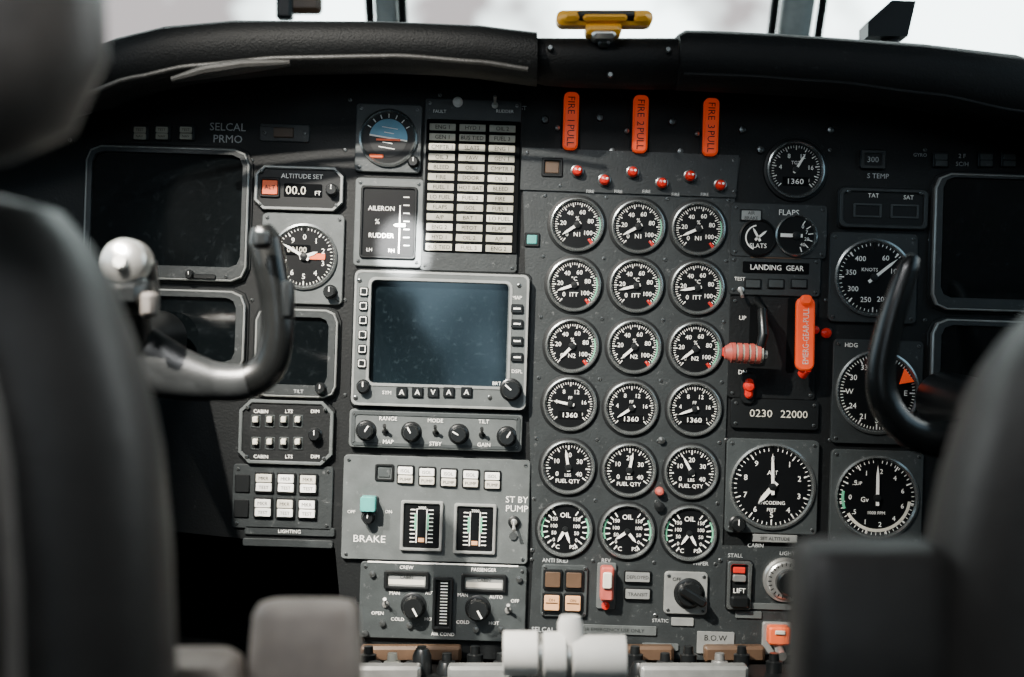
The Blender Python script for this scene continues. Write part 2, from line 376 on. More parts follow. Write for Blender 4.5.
def square_dial(name,x,y,w,h,r,nums,na,txts=(),h1=5,bez='subpanel',green=None,a0=90,a1=-270,nmaj=None,nmin=51,ang0=90,step=-36,r_num=.68,ns=.26,knob=None,ofs=(0,0),needles=()):
    b=subpanel(name,x,y,w,h,bez,h1=h1,r=5); cx,cy=x+ofs[0],y+ofs[1]
    b.lathe(cx,cy,[(r+2,h1-.5),(r+2,h1+2.5),(r,h1+3.2),(r-2,h1+.7)],'rim',n=60)
    b.lathe(cx,cy,[(r-1.2,h1+.8),(0,h1+.8)],'face',n=60)
    z=h1+1.2; R=r-2
    nmaj=nmaj or len(nums)
    b.ticks(cx,cy,R*.84,R*.98,a0,a1,nmaj+1 if a0-a1==360 else nmaj,1.2,z); b.ticks(cx,cy,R*.91,R*.98,a0,a1,nmin,.6,z)
    for i,t in enumerate(nums):
        a=math.radians(ang0+step*i); b.text(t,cx,cy,R*ns,z,u=R*r_num*math.cos(a),v=R*r_num*math.sin(a))
    for t,u,v,s in txts: b.text(t,cx,cy,s,z,u=u,v=v)
    if green: b.arc(cx,cy,R*.86,R*.93,green[0],green[1],z+.2,'green')
    b.needle(cx,cy,R*.85,na,2.6,z+3,tail=R*.2)
    for a,l,w_ in needles: b.needle(cx,cy,R*l,a,w_,z+2,tail=R*.15)
    b.lathe(cx,cy,[(3.8,z),(3.8,z+3.3),(0,z+3.8)],'black',n=20)
    if knob: b.knob(knob[0],knob[1],knob[2],h1,12)
    return b
D10=[str(i) for i in range(10)]
b=square_dial('altimeter',303,259,82,90,31,D10,150,knob=(331,292,6),bez='bezel',needles=((20,.5,3),),ofs=(2,-2))
b.rrect(298,250,26,10,6,7.2,'matte',r=1,bev=.2); b.text('00100',298,250,8,7.5,'cream'); b.rrect(318,257,16,6,6,7.2,'orange2',r=1,bev=.2)
b.done()
b=subpanel('standby_attitude_indicator',389,139,66,68,'subpanel',h1=6)
b.lathe(389,139,[(29,5),(29,9),(27,10),(25,7)],'rim',n=56); b.lathe(389,139,[(25.5,7),(0,7)],'face',n=56)
b.arc(389,139,0.1,19,-8,172,7.6,'blue',n=30); b.arc(389,139,.1,19,-188,-8,7.6,'black',n=30)
b.ticks(389,139,20,24,30,150,7,1,7.8); b.quad(389,139,38,1.6,8.2,'white',rot=math.radians(-8))
for v,w in ((-5,10),(5,10),(10,16),(-10,16)): b.quad(389,139,w,.8,8,'white',v=v,rot=math.radians(-8))
b.quad(389,141,24,2,9,'orange2'); b.knob(414,163,5,7,8,'black'); b.rrect(377,157,14,4,7,8.4,'orange2',r=1)
b.done()
b=subpanel('trim_position_indicator',389,223,68,88,'bezel',h1=6)
b.frame(389,223,56,72,51,67,5,9,'black',r=3,ir=2); b.rrect(389,223,52,68,5,7,'face',r=2,bev=.2)
b.text('AILERON',382,209,6.5,7.4); b.text('%',378,222,7,7.4); b.text('RUDDER',382,236,6.5,7.4)
for i in range(7): b.quad(407,198+i*8,6,.9,7.4,'white')
b.quad(400,230,1.2,48,7.4,'white'); b.needle(402,226,8,180,3,9); b.text('LH',370,250,5,7.4); b.text('RH',392,251,5,7.4)
b.done()
b=subpanel('warning_annunciator_panel',471,186,97,172,'board2',h1=4)
b.rrect(472,187,94,132,3,6,'matte',r=2)
words=['ENG 1','FIRE','ENG 2','OIL 1','BAT 1','GEN 1','FUEL 1','HYD 1','DOOR','PITOT','CMPTR 1','LO FUEL','BUS TIED','HOT BAT','OIL 2','OIL 3','FLAPS','SLATS','FUEL 2','FUEL 3','BLEED','A/P','YAW','ISOL']
for r in range(13):
    for c in range(3):
        x=443+c*29.8-(r*.32); y=128+r*9.95+c*.9
        b.rrect(x,y,26,6.8,5,7.4,'annun' if random.random()<.8 else 'cream',r=.6,bev=.3)
        b.text(words[(r*5+c*7)%len(words)],x,y,5.6,7.7,'matte',sx=1.0)
b.lathe(458,103,[(5,4),(5,7),(3,9),(0,9)],'white',n=20)
b.toggle(495,106,4,True); b.text('FAULT',440,112,4.5,4.5); b.text('RUDDER',505,112,4.5,4.5)
b.done()
b=subpanel('brake_control_panel',436,509,186,104,'bezel',h1=5)
for x,y in ((406,474),(427.5,475.5),(449,477),(471,478),(492.5,479.5)):
    b.rrect(x,y,17.5,19,4,7,'black',r=1.5); b.rrect(x,y-4,14.5,7.5,6,9,'white',r=1,bev=.5); b.rrect(x,y+4.5,14.5,7.5,6,9,'cream',r=1,bev=.5)
    b.text('ISOL',x,y-4,4.6,9.3,'black'); b.text('PUMP',x,y+4.5,4.6,9.3,'black')
b.frame(385,472,19,17,14,12,4,7,'black',r=2,ir=1); b.rrect(385,472,12,10,4,6,'subpanel',r=1)
b.rrect(370,503,17,18,4,8,'bezel',r=2); b.rrect(370,502,15,15,8,22,'teal',r=2); b.tube([b.L(370,512,0,0,5),b.L(370,516,0,0,16)],[.004,.003],'knob')
b.knob(369,516,6,5,12)
for x,y in ((422,525),(475,528)):
    b.frame(x,y,42,50,36,44,4,9,'bezel_lt',r=2,ir=1.5); b.rrect(x,y,37,45,4,6.5,'face',r=1,bev=.2)
    for i in range(9):
        b.quad(x,y,5,.9,7,'white',u=-9,v=-16+i*4); b.quad(x,y,5,.9,7,'white',u=9,v=-16+i*4)
    b.quad(x,y,1,34,7,'white',u=-5); b.quad(x,y,1,34,7,'white',u=5)
    b.quad(x,y,2.2,16,7.2,'green',u=-6,v=4); b.quad(x,y,2.2,16,7.2,'green',u=6,v=4); b.quad(x,y,6,4,7.2,'amber',v=-14)
    b.text('2000',x,y,4,7,v=18)
b.text('ST BY',517,499,9,5.4); b.text('PUMP',517,508,9,5.4); b.text('BRAKE',370,538,10,5.4,sx=1.1); b.text('OFF',352,511,4.5,5.4); b.text('ON',389,511,4.5,5.4)
b.lathe(514,521,[(6,5),(6,8),(4,9),(0,9)],'black',n=20); b.toggle(514,521,8,False); b.lathe(513,535,[(4,5),(4,7),(0,7)],'screw',n=20)
b.done()
b=subpanel('temperature_control_panel',443,601,166,76,'subpanel',h1=5)
b.quad(443,563,150,1.5,5.6,'white')
for x,y in ((407,579),(484,582)):
    b.frame(x,y,45,18,38,12,4,9,'black',r=2,ir=1.5); b.rrect(x,y,39,13,4,6,'bezel_lt',r=1,bev=.3); b.quad(x,y,36,5,6.4,'cream',v=-2); b.text('CABIN',x,y-3,4.5,6.6,'black')
for x,y in ((414,604.5),(478,607)): b.lathe(x,y,[(15,5),(15,5.6),(0,5.6)],'subpanel',n=30); b.knob(x,y,11,5,15,ang=-60)
b.frame(443,602,20,52,14,46,4,10,'knob',r=2,ir=1); b.rrect(443,602,15,47,4,7,'face',r=1,bev=.3)
for i in range(14): b.quad(443,602,7,1,7.4,'white',v=-20+i*3.1,u=1)
for x,y in ((386,603),(508,609)): b.toggle(x,y,5,True)
for x,y in ((383,622),(410,624),(476,628),(501,628),(373,573),(519,578),(366,632)): b.lathe(x,y,[(3,5),(3,8),(0,8.5)],'screw',n=16)
for x,y,t in ((395,592,'MAN'),(432,592,'AUTO'),(398,618,'COLD'),(430,618,'HOT'),(463,594,'MAN'),(496,596,'AUTO'),(463,621,'COLD'),(494,622,'HOT'),(443,633,'AIR COND'),(378,612,'OPEN'),(515,600,'OFF'),(407,566.5,'CREW'),(484,569,'PASSENGER')): b.text(t,x,y,4.8,5.4)
b.done()
b=MB('lighting_control_panel',287,432)
b.rrect(287,432,96,66,-1,3,'black',r=9,seg=1); b.frame(287,432,94,64,87,57,2,8,'bezel',r=11,ir=9,seg=1,hi=3); b.rrect(287,432,88,58,2,6,'board',r=9,seg=1,bev=.3)
for r in range(2):
    for c in range(4):
        x=257+c*14; y=421+r*22
        b.frame(x,y,10,13,7,10,6,7,'subpanel',r=1,ir=.8); b.rrect(x,y-2,5,6,6,12,'cream',r=1)
b.knob(316,434,6,6,10)
for x,t in ((262,'CABIN'),(290,'LTS'),(316,'DIM')): b.text(t,x,411,5,6.5); b.text(t,x,456,5,6.5)
for x,y in ((249,407),(326,409),(248,456),(325,458)): b.screw(x,y,8,2)
b.done()
b=subpanel('annunciator_switch_panel',283,497,100,64,'board2',h1=3,r=3)
for r in range(2):
    for c in range(3):
        x=265+c*22-r; y=482+r*25+c*.7
        b.rrect(x,y,19,21,2,6,'black',r=1.5); b.rrect(x,y-4.5,15.5,8,5,8,'white' if (r+c)%2 else 'cream',r=1,bev=.5); b.rrect(x,y+4.5,15.5,8,5,8,'white',r=1,bev=.5)
        b.text('MKR',x,y-4.5,5,8.3,'black'); b.text('TEST',x,y+4.5,4.5,8.3,'black')
b.rrect(243,483,15,18,2,5,'black',r=1.5);b.rrect(242,508,15,18,2,5,'black',r=1.5)
b.done()
b=MB('circuit_label_strip',290,540); b.rrect(290,531,90,9,-1,3,'board2',r=2); b.rrect(288,543,90,8,-1,3,'board2',r=2); b.text('LIGHTING',290,531,5,3.4); b.done()
b=subpanel('flap_slat_indicator',778,231,96,54,'board2',h1=5)
b.lathe(795,236,[(21,4),(21,8),(19.5,9),(18,6)],'rim',n=44); b.lathe(795,236,[(18.5,6),(0,6)],'face',n=44)
b.ticks(795,236,12,17,60,-70,6,1,6.4); b.quad(790,236,22,3.5,8,'white'); b.lathe(795,236,[(4,6),(4,9),(0,9.5)],'black',n=20)
for i,t in enumerate(('0','7','20','40')): b.text(t,795,236,5,6.4,u=11*math.cos(math.radians(55-i*36)),v=11*math.sin(math.radians(55-i*36)))
b.lathe(757,238,[(19,4),(19,7),(17.5,8),(16,5.8)],'black',n=40); b.lathe(757,238,[(16.5,5.8),(0,5.8)],'face',n=40); b.arc(757,238,11.5,12.8,100,250,6.2,'white')
b.needle(757,238,11,120,2,7.5); b.needle(757,238,11,40,2,7.5)
b.rrect(750,216,22,12,4,7,'black',r=1); b.rrect(750,216,19,9.5,6,8,'bezel_lt',r=1,bev=.3); b.text('AIR',750,213.7,4.6,8.3,'black'); b.text('BRAKE',750,218.6,4.6,8.3,'black')
b.text('FLAPS',788,213,8,5.4); b.text('SLATS',757,246,6.5,6.3)
b.done()
b=subpanel('landing_gear_panel',774,276,92,40,'board2',h1=4)
b.rrect(775,268,66,11,3,5.5,'matte',r=1,bev=.3); b.text('LANDING  GEAR',776,268,7.5,5.9,sx=.95)
b.rrect(775,257,50,4,3,4.6,'brown',r=1,bev=.3)
for x in (752,775,798):
    b.rrect(x,284,17,10,3,6,'black',r=1); b.rrect(x,284,14,7.5,5,7,'subpanel',r=1,bev=.3)
b.text('TEST',739,279,5,4.4); b.toggle(740,290,4,False)
b.done()
b=subpanel('landing_gear_lever_panel',772,348,88,102,'board',h1=4)
b.rrect(757,335,17,62,3,4.6,'matte',r=5,bev=.2)
b.text('UP',742,318,6,4.4); b.text('DN',742,372,6,4.4); b.text('LH',748,400,5,4.5)
b.rrect(790,335,8,75,3,5,'matte',r=3,bev=.2)
b.lathe(825,333,[(5,3),(5,7),(3,9),(0,9.5)],'red',n=20); b.lathe(814,330,[(4,3),(4,7),(0,8)],'red',n=20)
b.rrect(747,388,15,32,3,9,'black',r=6,bev=1.5); b.lathe(747,386,[(5.5,8),(5.5,14),(4,17),(0,18)],'red',n=24,)
b.rrect(747,388,8,20,9,15,'red',r=4,bev=2)
b.done()
b=MB('landing_gear_lever',757,330)
b.tube([b.L(757,300,0,0,4),b.L(757,312,0,0,30),b.L(756,335,0,0,42),b.L(752,352,0,0,40)],[.004,.005,.005,.004],'knob')
a=b.L(722,352,0,0,38); c=b.L(760,354,0,0,38)
b.tube([a,c],[.004,.004],'silver')
for i in range(5):
    p=a.lerp(c,.08+i*.16); q=a.lerp(c,.08+i*.16+.10)
    b.tube([p,q],[.0098,.0098],'pinkred',n=24); b.tube([q,a.lerp(c,.08+i*.16+.16)],[.0085,.0085],'annun',n=24)
b.tube([a-Vector((.003,0,0)),a+Vector((.003,0,0))],[.006,.0095],'pinkred',n=20)
b.done()
b=MB('emergency_gear_handle',802,334)
b.tube([b.L(802,312,0,0,3),b.L(802,312,0,0,26)],[.004,.004],'silver')
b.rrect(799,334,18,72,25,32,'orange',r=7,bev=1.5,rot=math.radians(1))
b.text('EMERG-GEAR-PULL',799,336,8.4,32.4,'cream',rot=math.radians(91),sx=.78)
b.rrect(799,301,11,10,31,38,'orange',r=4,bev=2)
b.tube([b.L(802,368,0,0,28),b.L(798,374,0,0,20)],[.004,.005],'red')
b.done()
b=subpanel('flight_time_counter',774,414,88,30,'black',h1=5)
b.text('0230',760,413,10.5,5.6,'cream',sx=1.1); b.text('22000',793,414,10.5,5.6,'cream',sx=1.05)
b.done()
square_dial('altimeter',771,486,92,94,41,D10,92,h1=6,bez='subpanel',txts=(('ALT',0,14,6),('ENCODING',0,-16,5),('FEET',0,-23,4.5)),needles=((230,.55,4),),knob=(736,523,7),ns=.20,r_num=.72).done()
b=square_dial('vertical_speed_indicator',875,497,92,94,40,['0','.5','1','2','4','6','6','4','2','1','.5'],91,h1=6,bez='subpanel',txts=(('UP',-18,14,5),('Gv',-12,-2,7),('1000 FPM',0,-15,4.5)),green=(200,170),knob=None,ns=.18,r_num=.7,ang0=180,step=-32.7)
b.arc(875,497,31,34,-5,-150,7.6,'cream',n=24); b.done()
b=MB('placard_bar',774,537); b.rrect(774,538,45,8,2,5,'bezel_lt',r=1); b.text('SET ALTITUDE',774,538,4.6,5.4,'black'); b.done()
gauge('turbine_rpm_gauge',795,170,28,'count',60,'TGT')
b=subpanel('radio_altitude_readout',872,160,26,20,'black',h1=4,scr=False); b.frame(872,160,24,18,18,12,3,6,'board2',r=1,ir=1,bev=.3); b.text('300',872,160,8,4.4,'grey_txt'); b.done()
b=MB('air_temperature_indicator',882,209); b.rrect(882,209,90,42,-1,3,'black',r=5); b.frame(882,209,88,40,80,32,2,8,'board2',r=6,ir=5); b.rrect(882,209,81,33,2,5.5,'black',r=4,bev=.3)
b.text('TAT',872,196,6,6); b.text('SAT',907,198,6,6); b.frame(866,211,28,14,24,10,5,7,'subpanel',r=1,ir=1,bev=.3); b.frame(903,212,28,14,24,10,5,7,'subpanel',r=1,ir=1,bev=.3); b.screw(847,192,8,2); b.screw(919,194,8,2); b.done()
square_dial('airspeed_indicator',872,278,88,90,37,['60','100','150','200','250','300','350','400'],40,h1=5,bez='board2',ang0=60,step=-42,ns=.21,r_num=.66,txts=(('KNOTS',-4,8,5),)).done()
b=square_dial('radio_magnetic_indicator',876,392,90,104,40,['N','3','6','E','12','15','S','21','24','W','30','33'],75,h1=5,bez='board2',step=-30,ns=.2,r_num=.74,nmin=73)
b.text('HDG',850,345,6,5.5); b.add([b.L(903,377,-7,-7,12),b.L(903,377,8,-4,12),b.L(903,377,-2,9,12)],[(0,1,2)],'orange'); b.rrect(903,379,6,6,5,11.8,'orange',r=1); b.done()
b=MB('annunciator_button_row',940,160)
for x in (940,985,1008):
    b.rrect(x,160,16,16,-1,4,'black',r=2); b.rrect(x,157.5,12,6,3,5.5,'subpanel',r=1,bev=.4); b.rrect(x,164,12,6,3,5.5,'subpanel',r=1,bev=.4)
b.text('2 F',962,156,6,.5,'grey_txt'); b.text('SC/H',962,164,6,.5,'grey_txt'); b.done()
b=subpanel('anti_skid_button_panel',564,590,46,52,'subpanel',h0=2,h1=6,ins=3)
for r in range(2):
    for c in range(2):
        x=552.5+c*21-r; y=578+r*23+c*.6
        b.rrect(x,y,19,20,5,9,'black',r=1.5,bev=.5); b.rrect(x,y,15,15,8,11,'amber' if r==1 else 'brown',r=1.5,bev=.5)
        if r==1: b.quad(x,y,12,1,11.3,'black'); b.text('ON',x,y-3,4,11.3,'black')
b.done()
b=MB('guarded_switch',606,583)
b.rrect(606,585,19,46,2,6,'bezel',r=2); b.rrect(606,581,13,34,6,20,'pinkred',r=3,bev=2); b.rrect(606,577,9,16,19,23,'cream',r=2,bev=1); b.lathe(605,604,[(4,6),(4,9),(0,10)],'red',n=16)
b.done()
b=MB('thrust_reverser_placard',637,585); b.rrect(637,576,27,12,2,6,'black',r=1);b.rrect(637,576,24,9.5,5,7.5,'bezel_lt',r=1,bev=.3); b.text('DEPLOYED',637,576,5,7.8,'black',sx=.9)
b.rrect(637,593,27,12,2,6,'black',r=1); b.rrect(637,593,24,9.5,5,7.5,'bezel_lt',r=1,bev=.3); b.text('TRANSIT',637,593,5,7.8,'black'); b.done()
b=subpanel('windshield_heat_selector',685,592,43,42,'bezel_lt',h0=2,h1=7,ins=4); b.knob(688,592,13,7,10,mark=False); b.rrect(690,593,9,30,10,24,'knob',r=4,bev=2,rot=math.radians(60)); b.text('OFF',676,578,5,7.4,'black'); b.done()
b=MB('lift_indicator',738,583); b.rrect(738,584,26,50,2,6,'black',r=3); b.frame(738,584,24,48,17,41,5,9,'rim',r=3,ir=2); b.rrect(738,569,12,6,6,9,'red',r=1); b.text('LIFT',738,589,7,9.4); b.rrect(738,600,18,12,6,14,'knob',r=3,bev=2); b.rrect(738,577,13,7,6,10,'silver',r=2); b.done()
b=MB('cabin_pressure_knob',784,579)
b.lathe(784,579,[(22,2),(22,6),(20,8),(18.5,8),(18.5,10),(17,11),(0,11)],'silver',n=50); b.ticks(784,579,14.5,18,0,350,24,1,11.3,'black'); b.lathe(786,580,[(13,11),(13,20),(11,22),(0,22)],'knob',n=30); b.done()
b=MB('emergency_brake_switch',775,638)
b.rrect(776,637,30,32,2,8,'bezel_lt',r=3); b.rrect(776,632,22,18,7,22,'orange2',r=3,bev=2); b.rrect(776,628,10,4,22,24,'cream',r=1); b.tube([b.L(776,643,0,0,8),b.L(776,650,0,0,30)],[.004,.005],'silver'); b.done()
b=MB('weight_placard',715,642); b.rrect(715,642,37,22,2,4.5,'bezel_lt',r=1,bev=.3); b.text('B.O.W',715,637,8,4.8,'black'); b.text('22000LB',715,647,7,4.8,'black'); b.done()
b=MB('caution_placard',612,628); b.rrect(612,629,88,9,2,4.5,'bezel',r=1,bev=.3); b.text('FOR EMERGENCY USE ONLY',612,629,5,4.8,'black'); b.done()
b=MB('placard_bar',690,622); b.rrect(682,621,22,8,2,4.5,'bezel_lt',r=1,bev=.3); b.rrect(748,614,26,7,2,4.5,'bezel',r=1,bev=.3); b.rrect(775,606,50,6,2,4.5,'bezel',r=1,bev=.3); b.rrect(660,646,36,7,2,4.5,'bezel',r=1,bev=.3); b.done()
b=MB('map_light_switch',660,496); b.lathe(659,491,[(4.5,3),(4.5,8),(3,11),(0,12)],'pinkred',n=20); b.lathe(659,506,[(5,3),(5,7),(0,8)],'black',n=20); b.lathe(661,440,[(3.5,3),(3.5,6),(0,7)],'screw',n=16); b.lathe(725,352,[(5,3),(5,6),(0,7)],'red',n=20); b.done()

# =================== GLARESHIELD ===================
def loft_hood(name,xs,tops,bots,yf,m='vinyl',yback=.42):
    b=MB(name,o=Vector((0,0,Z0+.3))); vs=[];fs=[];n=None
    for x,t,bo in zip(xs,tops,bots):
        d=D0+yf; X=(x-512)/1400*d; zt=Z0+(338.5-t)/1400*d; zb=Z0+(338.5-bo)/1400*d; H=zt-zb
        prof=[(yback,zt-.035),(.2,zt-.012),(yf+.05,zt),(yf+.02,zt-.003),(yf+.006,zt-.15*H),(yf,zt-.4*H),(yf+.004,zt-.7*H),(yf+.015,zt-.93*H),(yf+.035,zb),(.0,zb+.018),(0.03,zt-.02),(yback,zt-.06)]
        n=len(prof); vs+=[Vector((X,a,c)) for a,c in prof]
    for i in range(len(xs)-1):
        for k in range(n):
            j=(k+1)%n; fs.append((i*n+k,i*n+j,(i+1)*n+j,(i+1)*n+k))
    fs+=[tuple(range(n)),tuple((len(xs)-1)*n+k for k in range(n))]
    b.add(vs,fs,m); return b
def interp(x,tab):
    for (a,b_),(c,d_) in zip(tab,tab[1:]):
        if a<=x<=c: 
            t=(x-a)/(c-a); t=t*t*(3-2*t)*.5+t*.5
            return b_+(d_-b_)*t
    return tab[0][1] if x<tab[0][0] else tab[-1][1]
TT=[(-250,150),(0,78),(60,52),(110,30),(160,18),(230,12),(380,13),(480,17),(536,24)]
TB=[(-250,200),(0,125),(80,106),(130,88),(190,76),(280,68),(400,66),(480,72),(536,80)]
xs=[-250,-150,-60,0,30,60,90,110,135,160,190,230,280,330,380,430,480,510,537.5]
g=loft_hood('glareshield',xs,[interp(x,TT) for x in xs],[interp(x,TB) for x in xs],-.12)
g2=loft_hood('x',[535,545,575,640,675,684],[30,30,30,30,30,30],[76,79,81,83,83,80],-.105)
xs3=[681,688,720,780,830,880,930,980,1024,1080,1150,1280]
TT3=[(681,26),(688,22),(740,23),(830,29),(930,36),(1024,47),(1100,70),(1280,150)]
TB3=[(681,84),(740,86),(830,92),(930,104),(1024,122),(1280,210)]
g3=loft_hood('x',xs3,[interp(x,TT3) for x in xs3],[interp(x,TB3) for x in xs3],-.12)
g.add(g2.v,g2.f,'vinyl'); g.add(g3.v,g3.f,'vinyl')
pts=[P(x,interp(x,TB)-10,D0-.127) for x in range(60,536,12)]
g.tube(pts,[.0024]*len(pts),'vinyl_lt',n=8)
pts=[P(x,interp(x,TB3)-10,D0-.127) for x in range(684,1100,12)]
g.tube(pts,[.0018]*len(pts),'vinyl',n=8)
for x,y in ((550,48),(668,50),(610,75)):
    q=P(x,y,D0-.107); g.tube([q,q-Vector((0,.004,0))],[.003,.002],'screw',n=12)
g.done(sharp=50)
b=MB('glareshield_vent',175,74)
pts=[P(x,y,D0-.135) for x,y in ((172,80),(205,72),(245,66),(290,63))]
b.tube(pts,[.003,.006,.006,.003],'vinyl_lt',n=12,rb=[.004,.012,.012,.004]); b.done()

d=1.29
b=MB('eye_reference_light',o=P(604,30,d))
k=d/1400
def yb(x,y,w,h,dep,m,off=0,bev=.004):
    c=P(x,y,d); b.box((c.x,c.y+off,c.z),(w*k,dep,h*k),m,bev)
yb(604,20,96,15,.03,'yellow',bev=.006)
yb(606,19,60,10,.034,'black',bev=.004)
yb(604,21,44,7,.038,'yellow',bev=.003)
yb(603,31,36,12,.028,'yellow',bev=.004)
yb(603,36,24,10,.03,'silver',bev=.004)
yb(570,20,16,10,.037,'yellow',bev=.004); yb(640,20,16,10,.037,'yellow',bev=.004)
yb(604,42,12,10,.03,'black',.012,bev=.003)
b.done()

# =================== WINDSHIELD & SHELL ===================
gl=bpy.data.materials.new('glass'); gl.use_nodes=True; nt=gl.node_tree; nt.nodes.clear()
o=nt.nodes.new('ShaderNodeOutputMaterial'); mx=nt.nodes.new('ShaderNodeMixShader'); tr=nt.nodes.new('ShaderNodeBsdfTransparent'); gs=nt.nodes.new('ShaderNodeBsdfGlossy')
tr.inputs[0].default_value=(.90,.98,.98,1); gs.inputs['Roughness'].default_value=.03; mx.inputs[0].default_value=.05
nt.links.new(tr.outputs[0],mx.inputs[1]); nt.links.new(gs.outputs[0],mx.inputs[2]); nt.links.new(mx.outputs[0],o.inputs[0]); MATS['glass']=gl
def wpt(x,z):
    t=(z-1.45)/.5; return Vector((x,.55-.40*t,z))
ZA,ZB=1.42,1.95
cols=[-.80,-.17,.37,.80]
for i in range(3):
    b=MB('window_%d'%(i+1),o=wpt((cols[i]+cols[i+1])/2,1.6))
    xa,xb=cols[i],cols[i+1]
    b.add([wpt(xa,ZA),wpt(xb,ZA),wpt(xb,ZB),wpt(xa,ZB)],[(0,1,2,3)],'glass')
    for p,q in ((wpt(xa,ZA),wpt(xb,ZA)),(wpt(xa,ZB),wpt(xb,ZB))): b.tube([p,q],[.02,.02],'frame_paint',n=10)
    b.done()
for i,(x,w) in enumerate(((-.165,.018),(.375,.026))):
    b=MB('trim_%d'%(i+1),o=wpt(x,1.6))
    b.tube([wpt(x,ZA-.05),wpt(x,ZB+.03)],[w*.8,w],'frame_paint',n=16)
    for sx in (-1.2,1.2): b.tube([wpt(x+w*sx,ZA-.05)+Vector((0,-.01,0)),wpt(x+w*sx,ZB+.03)+Vector((0,-.01,0))],[.006,.006],'black',n=10)
    b.done()
b=MB('window_shade',o=wpt(-.30,1.62)); b.box(P(300,2,1.75),(.055,.02,.03),'brown',.006); b.box(P(285,0,1.74),(.02,.02,.05),'black',.004); b.tube([P(300,0,1.75),P(300,-60,1.7)],[.004,.004],'black'); b.done()
b=MB('windshield_compass',o=P(890,15,1.5))
vs=[P(868,22,1.5),P(876,14,1.5),P(892,0,1.5),P(916,1,1.5),P(908,36,1.5),P(868,36,1.5)]
b.add(vs+[v+Vector((0,.04,0)) for v in vs],[tuple(range(6)),tuple(range(11,5,-1))]+[(i,(i+1)%6,6+(i+1)%6,6+i) for i in range(6)],'black')
b.tube([P(890,36,1.52),P(890,60,1.52)],[.01,.012],'black'); b.done()
b=MB('floor',o=Vector((0,-1.8,0))); b.box((0,-1.9,-.02),(1.9,5.3,.04),'floor_carpet'); b.done()
b=MB('ceiling',o=Vector((0,-1.45,1.99))); b.box((0,-1.45,1.99),(1.9,3.2,.04),'liner'); b.done()
for s,nmw in ((-1,'wall_left'),(1,'wall_right')):
    X=s*.86; b=MB(nmw,o=Vector((X,-1.2,.6)))
    b.box((X,-1.2,.62),(.05,3.9,1.25),'liner'); b.box((X,-2.0,1.6),(.05,2.3,.75),'liner'); b.box((X,.45,1.6),(.05,.4,.75),'liner'); b.box((X,-.3,1.93),(.05,1.9,.1),'liner')
    b.done()
b=MB('wall_rear',o=Vector((0,-3.1,1))); b.box((-.62,-3.1,.99),(.50,.05,1.98),'liner'); b.box((.42,-3.1,.99),(.9,.05,1.98),'liner'); b.done()
b=MB('wall_nose',o=Vector((0,.6,.7))); b.box((0,.60,.7),(1.7,.04,1.42),'matte'); b.done()
b=MB('apron_ground',o=Vector((0,20,-1.5))); b.box((0,20,-1.5),(120,120,.1),'apron'); b.done()

# =================== PEDESTAL ===================
b=MB('center_pedestal',o=Vector((0,-.1,.6)))
b.box((.06,-.13,.41),(.45,.20,.82),'board2',.01); b.box((.03,-.42,.40),(.20,.40,.80),'board2',.01)
b.box((.06,-.12,.826),(.43,.18,.012),'board',.004)
for i in range(16):
    x=-.14+i*.026; y=-.035-(i%2)*.03
    zz=.832
    m=random.choice(['knob','knob','silver','cream','knob'])
    b.tube([Vector((x,y,zz)),Vector((x,y,zz+.010)),Vector((x,y,zz+.011)),Vector((x,y,zz+.018))],[.008,.008,.005,.0045],m,n=20)
for x,w in ((-.12,.07),(-.03,.06),(.17,.10)): b.box((x,-.09,.838),(w,.02,.014),random.choice(['silver','bezel_lt']),.003)
for x,w in ((-.10,.10),(.12,.08),(.22,.06)): b.box((x,-.012,.838),(w,.015,.016),'brown',.003)
for x,y in ((422,655),(412,668),(446,668),(640,668),(680,672),(735,670),(460,672),(375,668)):
    q=P(x,y,1.33); b.tube([Vector((q.x,q.y,.83)),Vector((q.x,q.y,q.z)),Vector((q.x,q.y,q.z+.006))],[.010,.009,.006],'knob',n=24)
b.done()
d=1.13;k=d/1400
b=MB('throttle_lever',o=P(563,655,d))
def ty(x0,x1,y,r,m): b.tube([P(x0,y,d),P(x0+1,y,d),P(x1-1,y,d),P(x1,y,d)],[r*k*.9,r*k,r*k,r*k*.9],m,n=32)
ty(503,538,653,22,'lever_white'); ty(538,543,653,19,'silver'); ty(543,566,655,23,'lever_white'); ty(566,572,655,18,'silver'); ty(572,626,657,22,'lever_white')
b.tube([P(571,650,d),P(570,622,d),P(570,616,d)],[.011,.010,.008],'lever_white',n=20)
for x in (520,565,608):
    b.tube([P(x,656,d),Vector((P(x,656,d).x,-.25,.80))],[.007,.009],'silver',n=12)
b.done()

# =================== YOKES ===================
def yoke(name,pts,rad,d,mir,m1,m2,split,hub):
    b=MB(name,o=P(pts[0][0],pts[0][1],d))
    w=[P(x,y,d) for x,y in pts]; k=d/1400
    sp,sv=smooth(w,[(r*k,q*k) for r,q in rad],8)
    n1=split*8
    cx=P(mir,0,d).x
    for sg in (1,-1):
        q=[Vector((cx+sg*(p.x-cx),p.y,p.z)) for p in sp]
        b.tube(q[:n1+1],[v[0] for v in sv[:n1+1]],m1,n=24,rb=[v[1] for v in sv[:n1+1]])
        b.tube(q[n1:],[v[0] for v in sv[n1:]],m2,n=24,rb=[v[1] for v in sv[n1:]])
    h=P(hub[0],hub[1],d); h.x=cx
    b.box((cx,h.y,h.z),(hub[2]*k*2,.05,hub[3]*k*2),m1,.015)
    b.tube([Vector((cx,h.y,h.z)),Vector((cx,-.03,h.z+.005))],[.024,.028],'knob',n=24)
    b.tube([Vector((cx,h.y-.02,h.z)),Vector((cx,h.y-.035,h.z))],[.018,.016],m1,n=24)
    return b
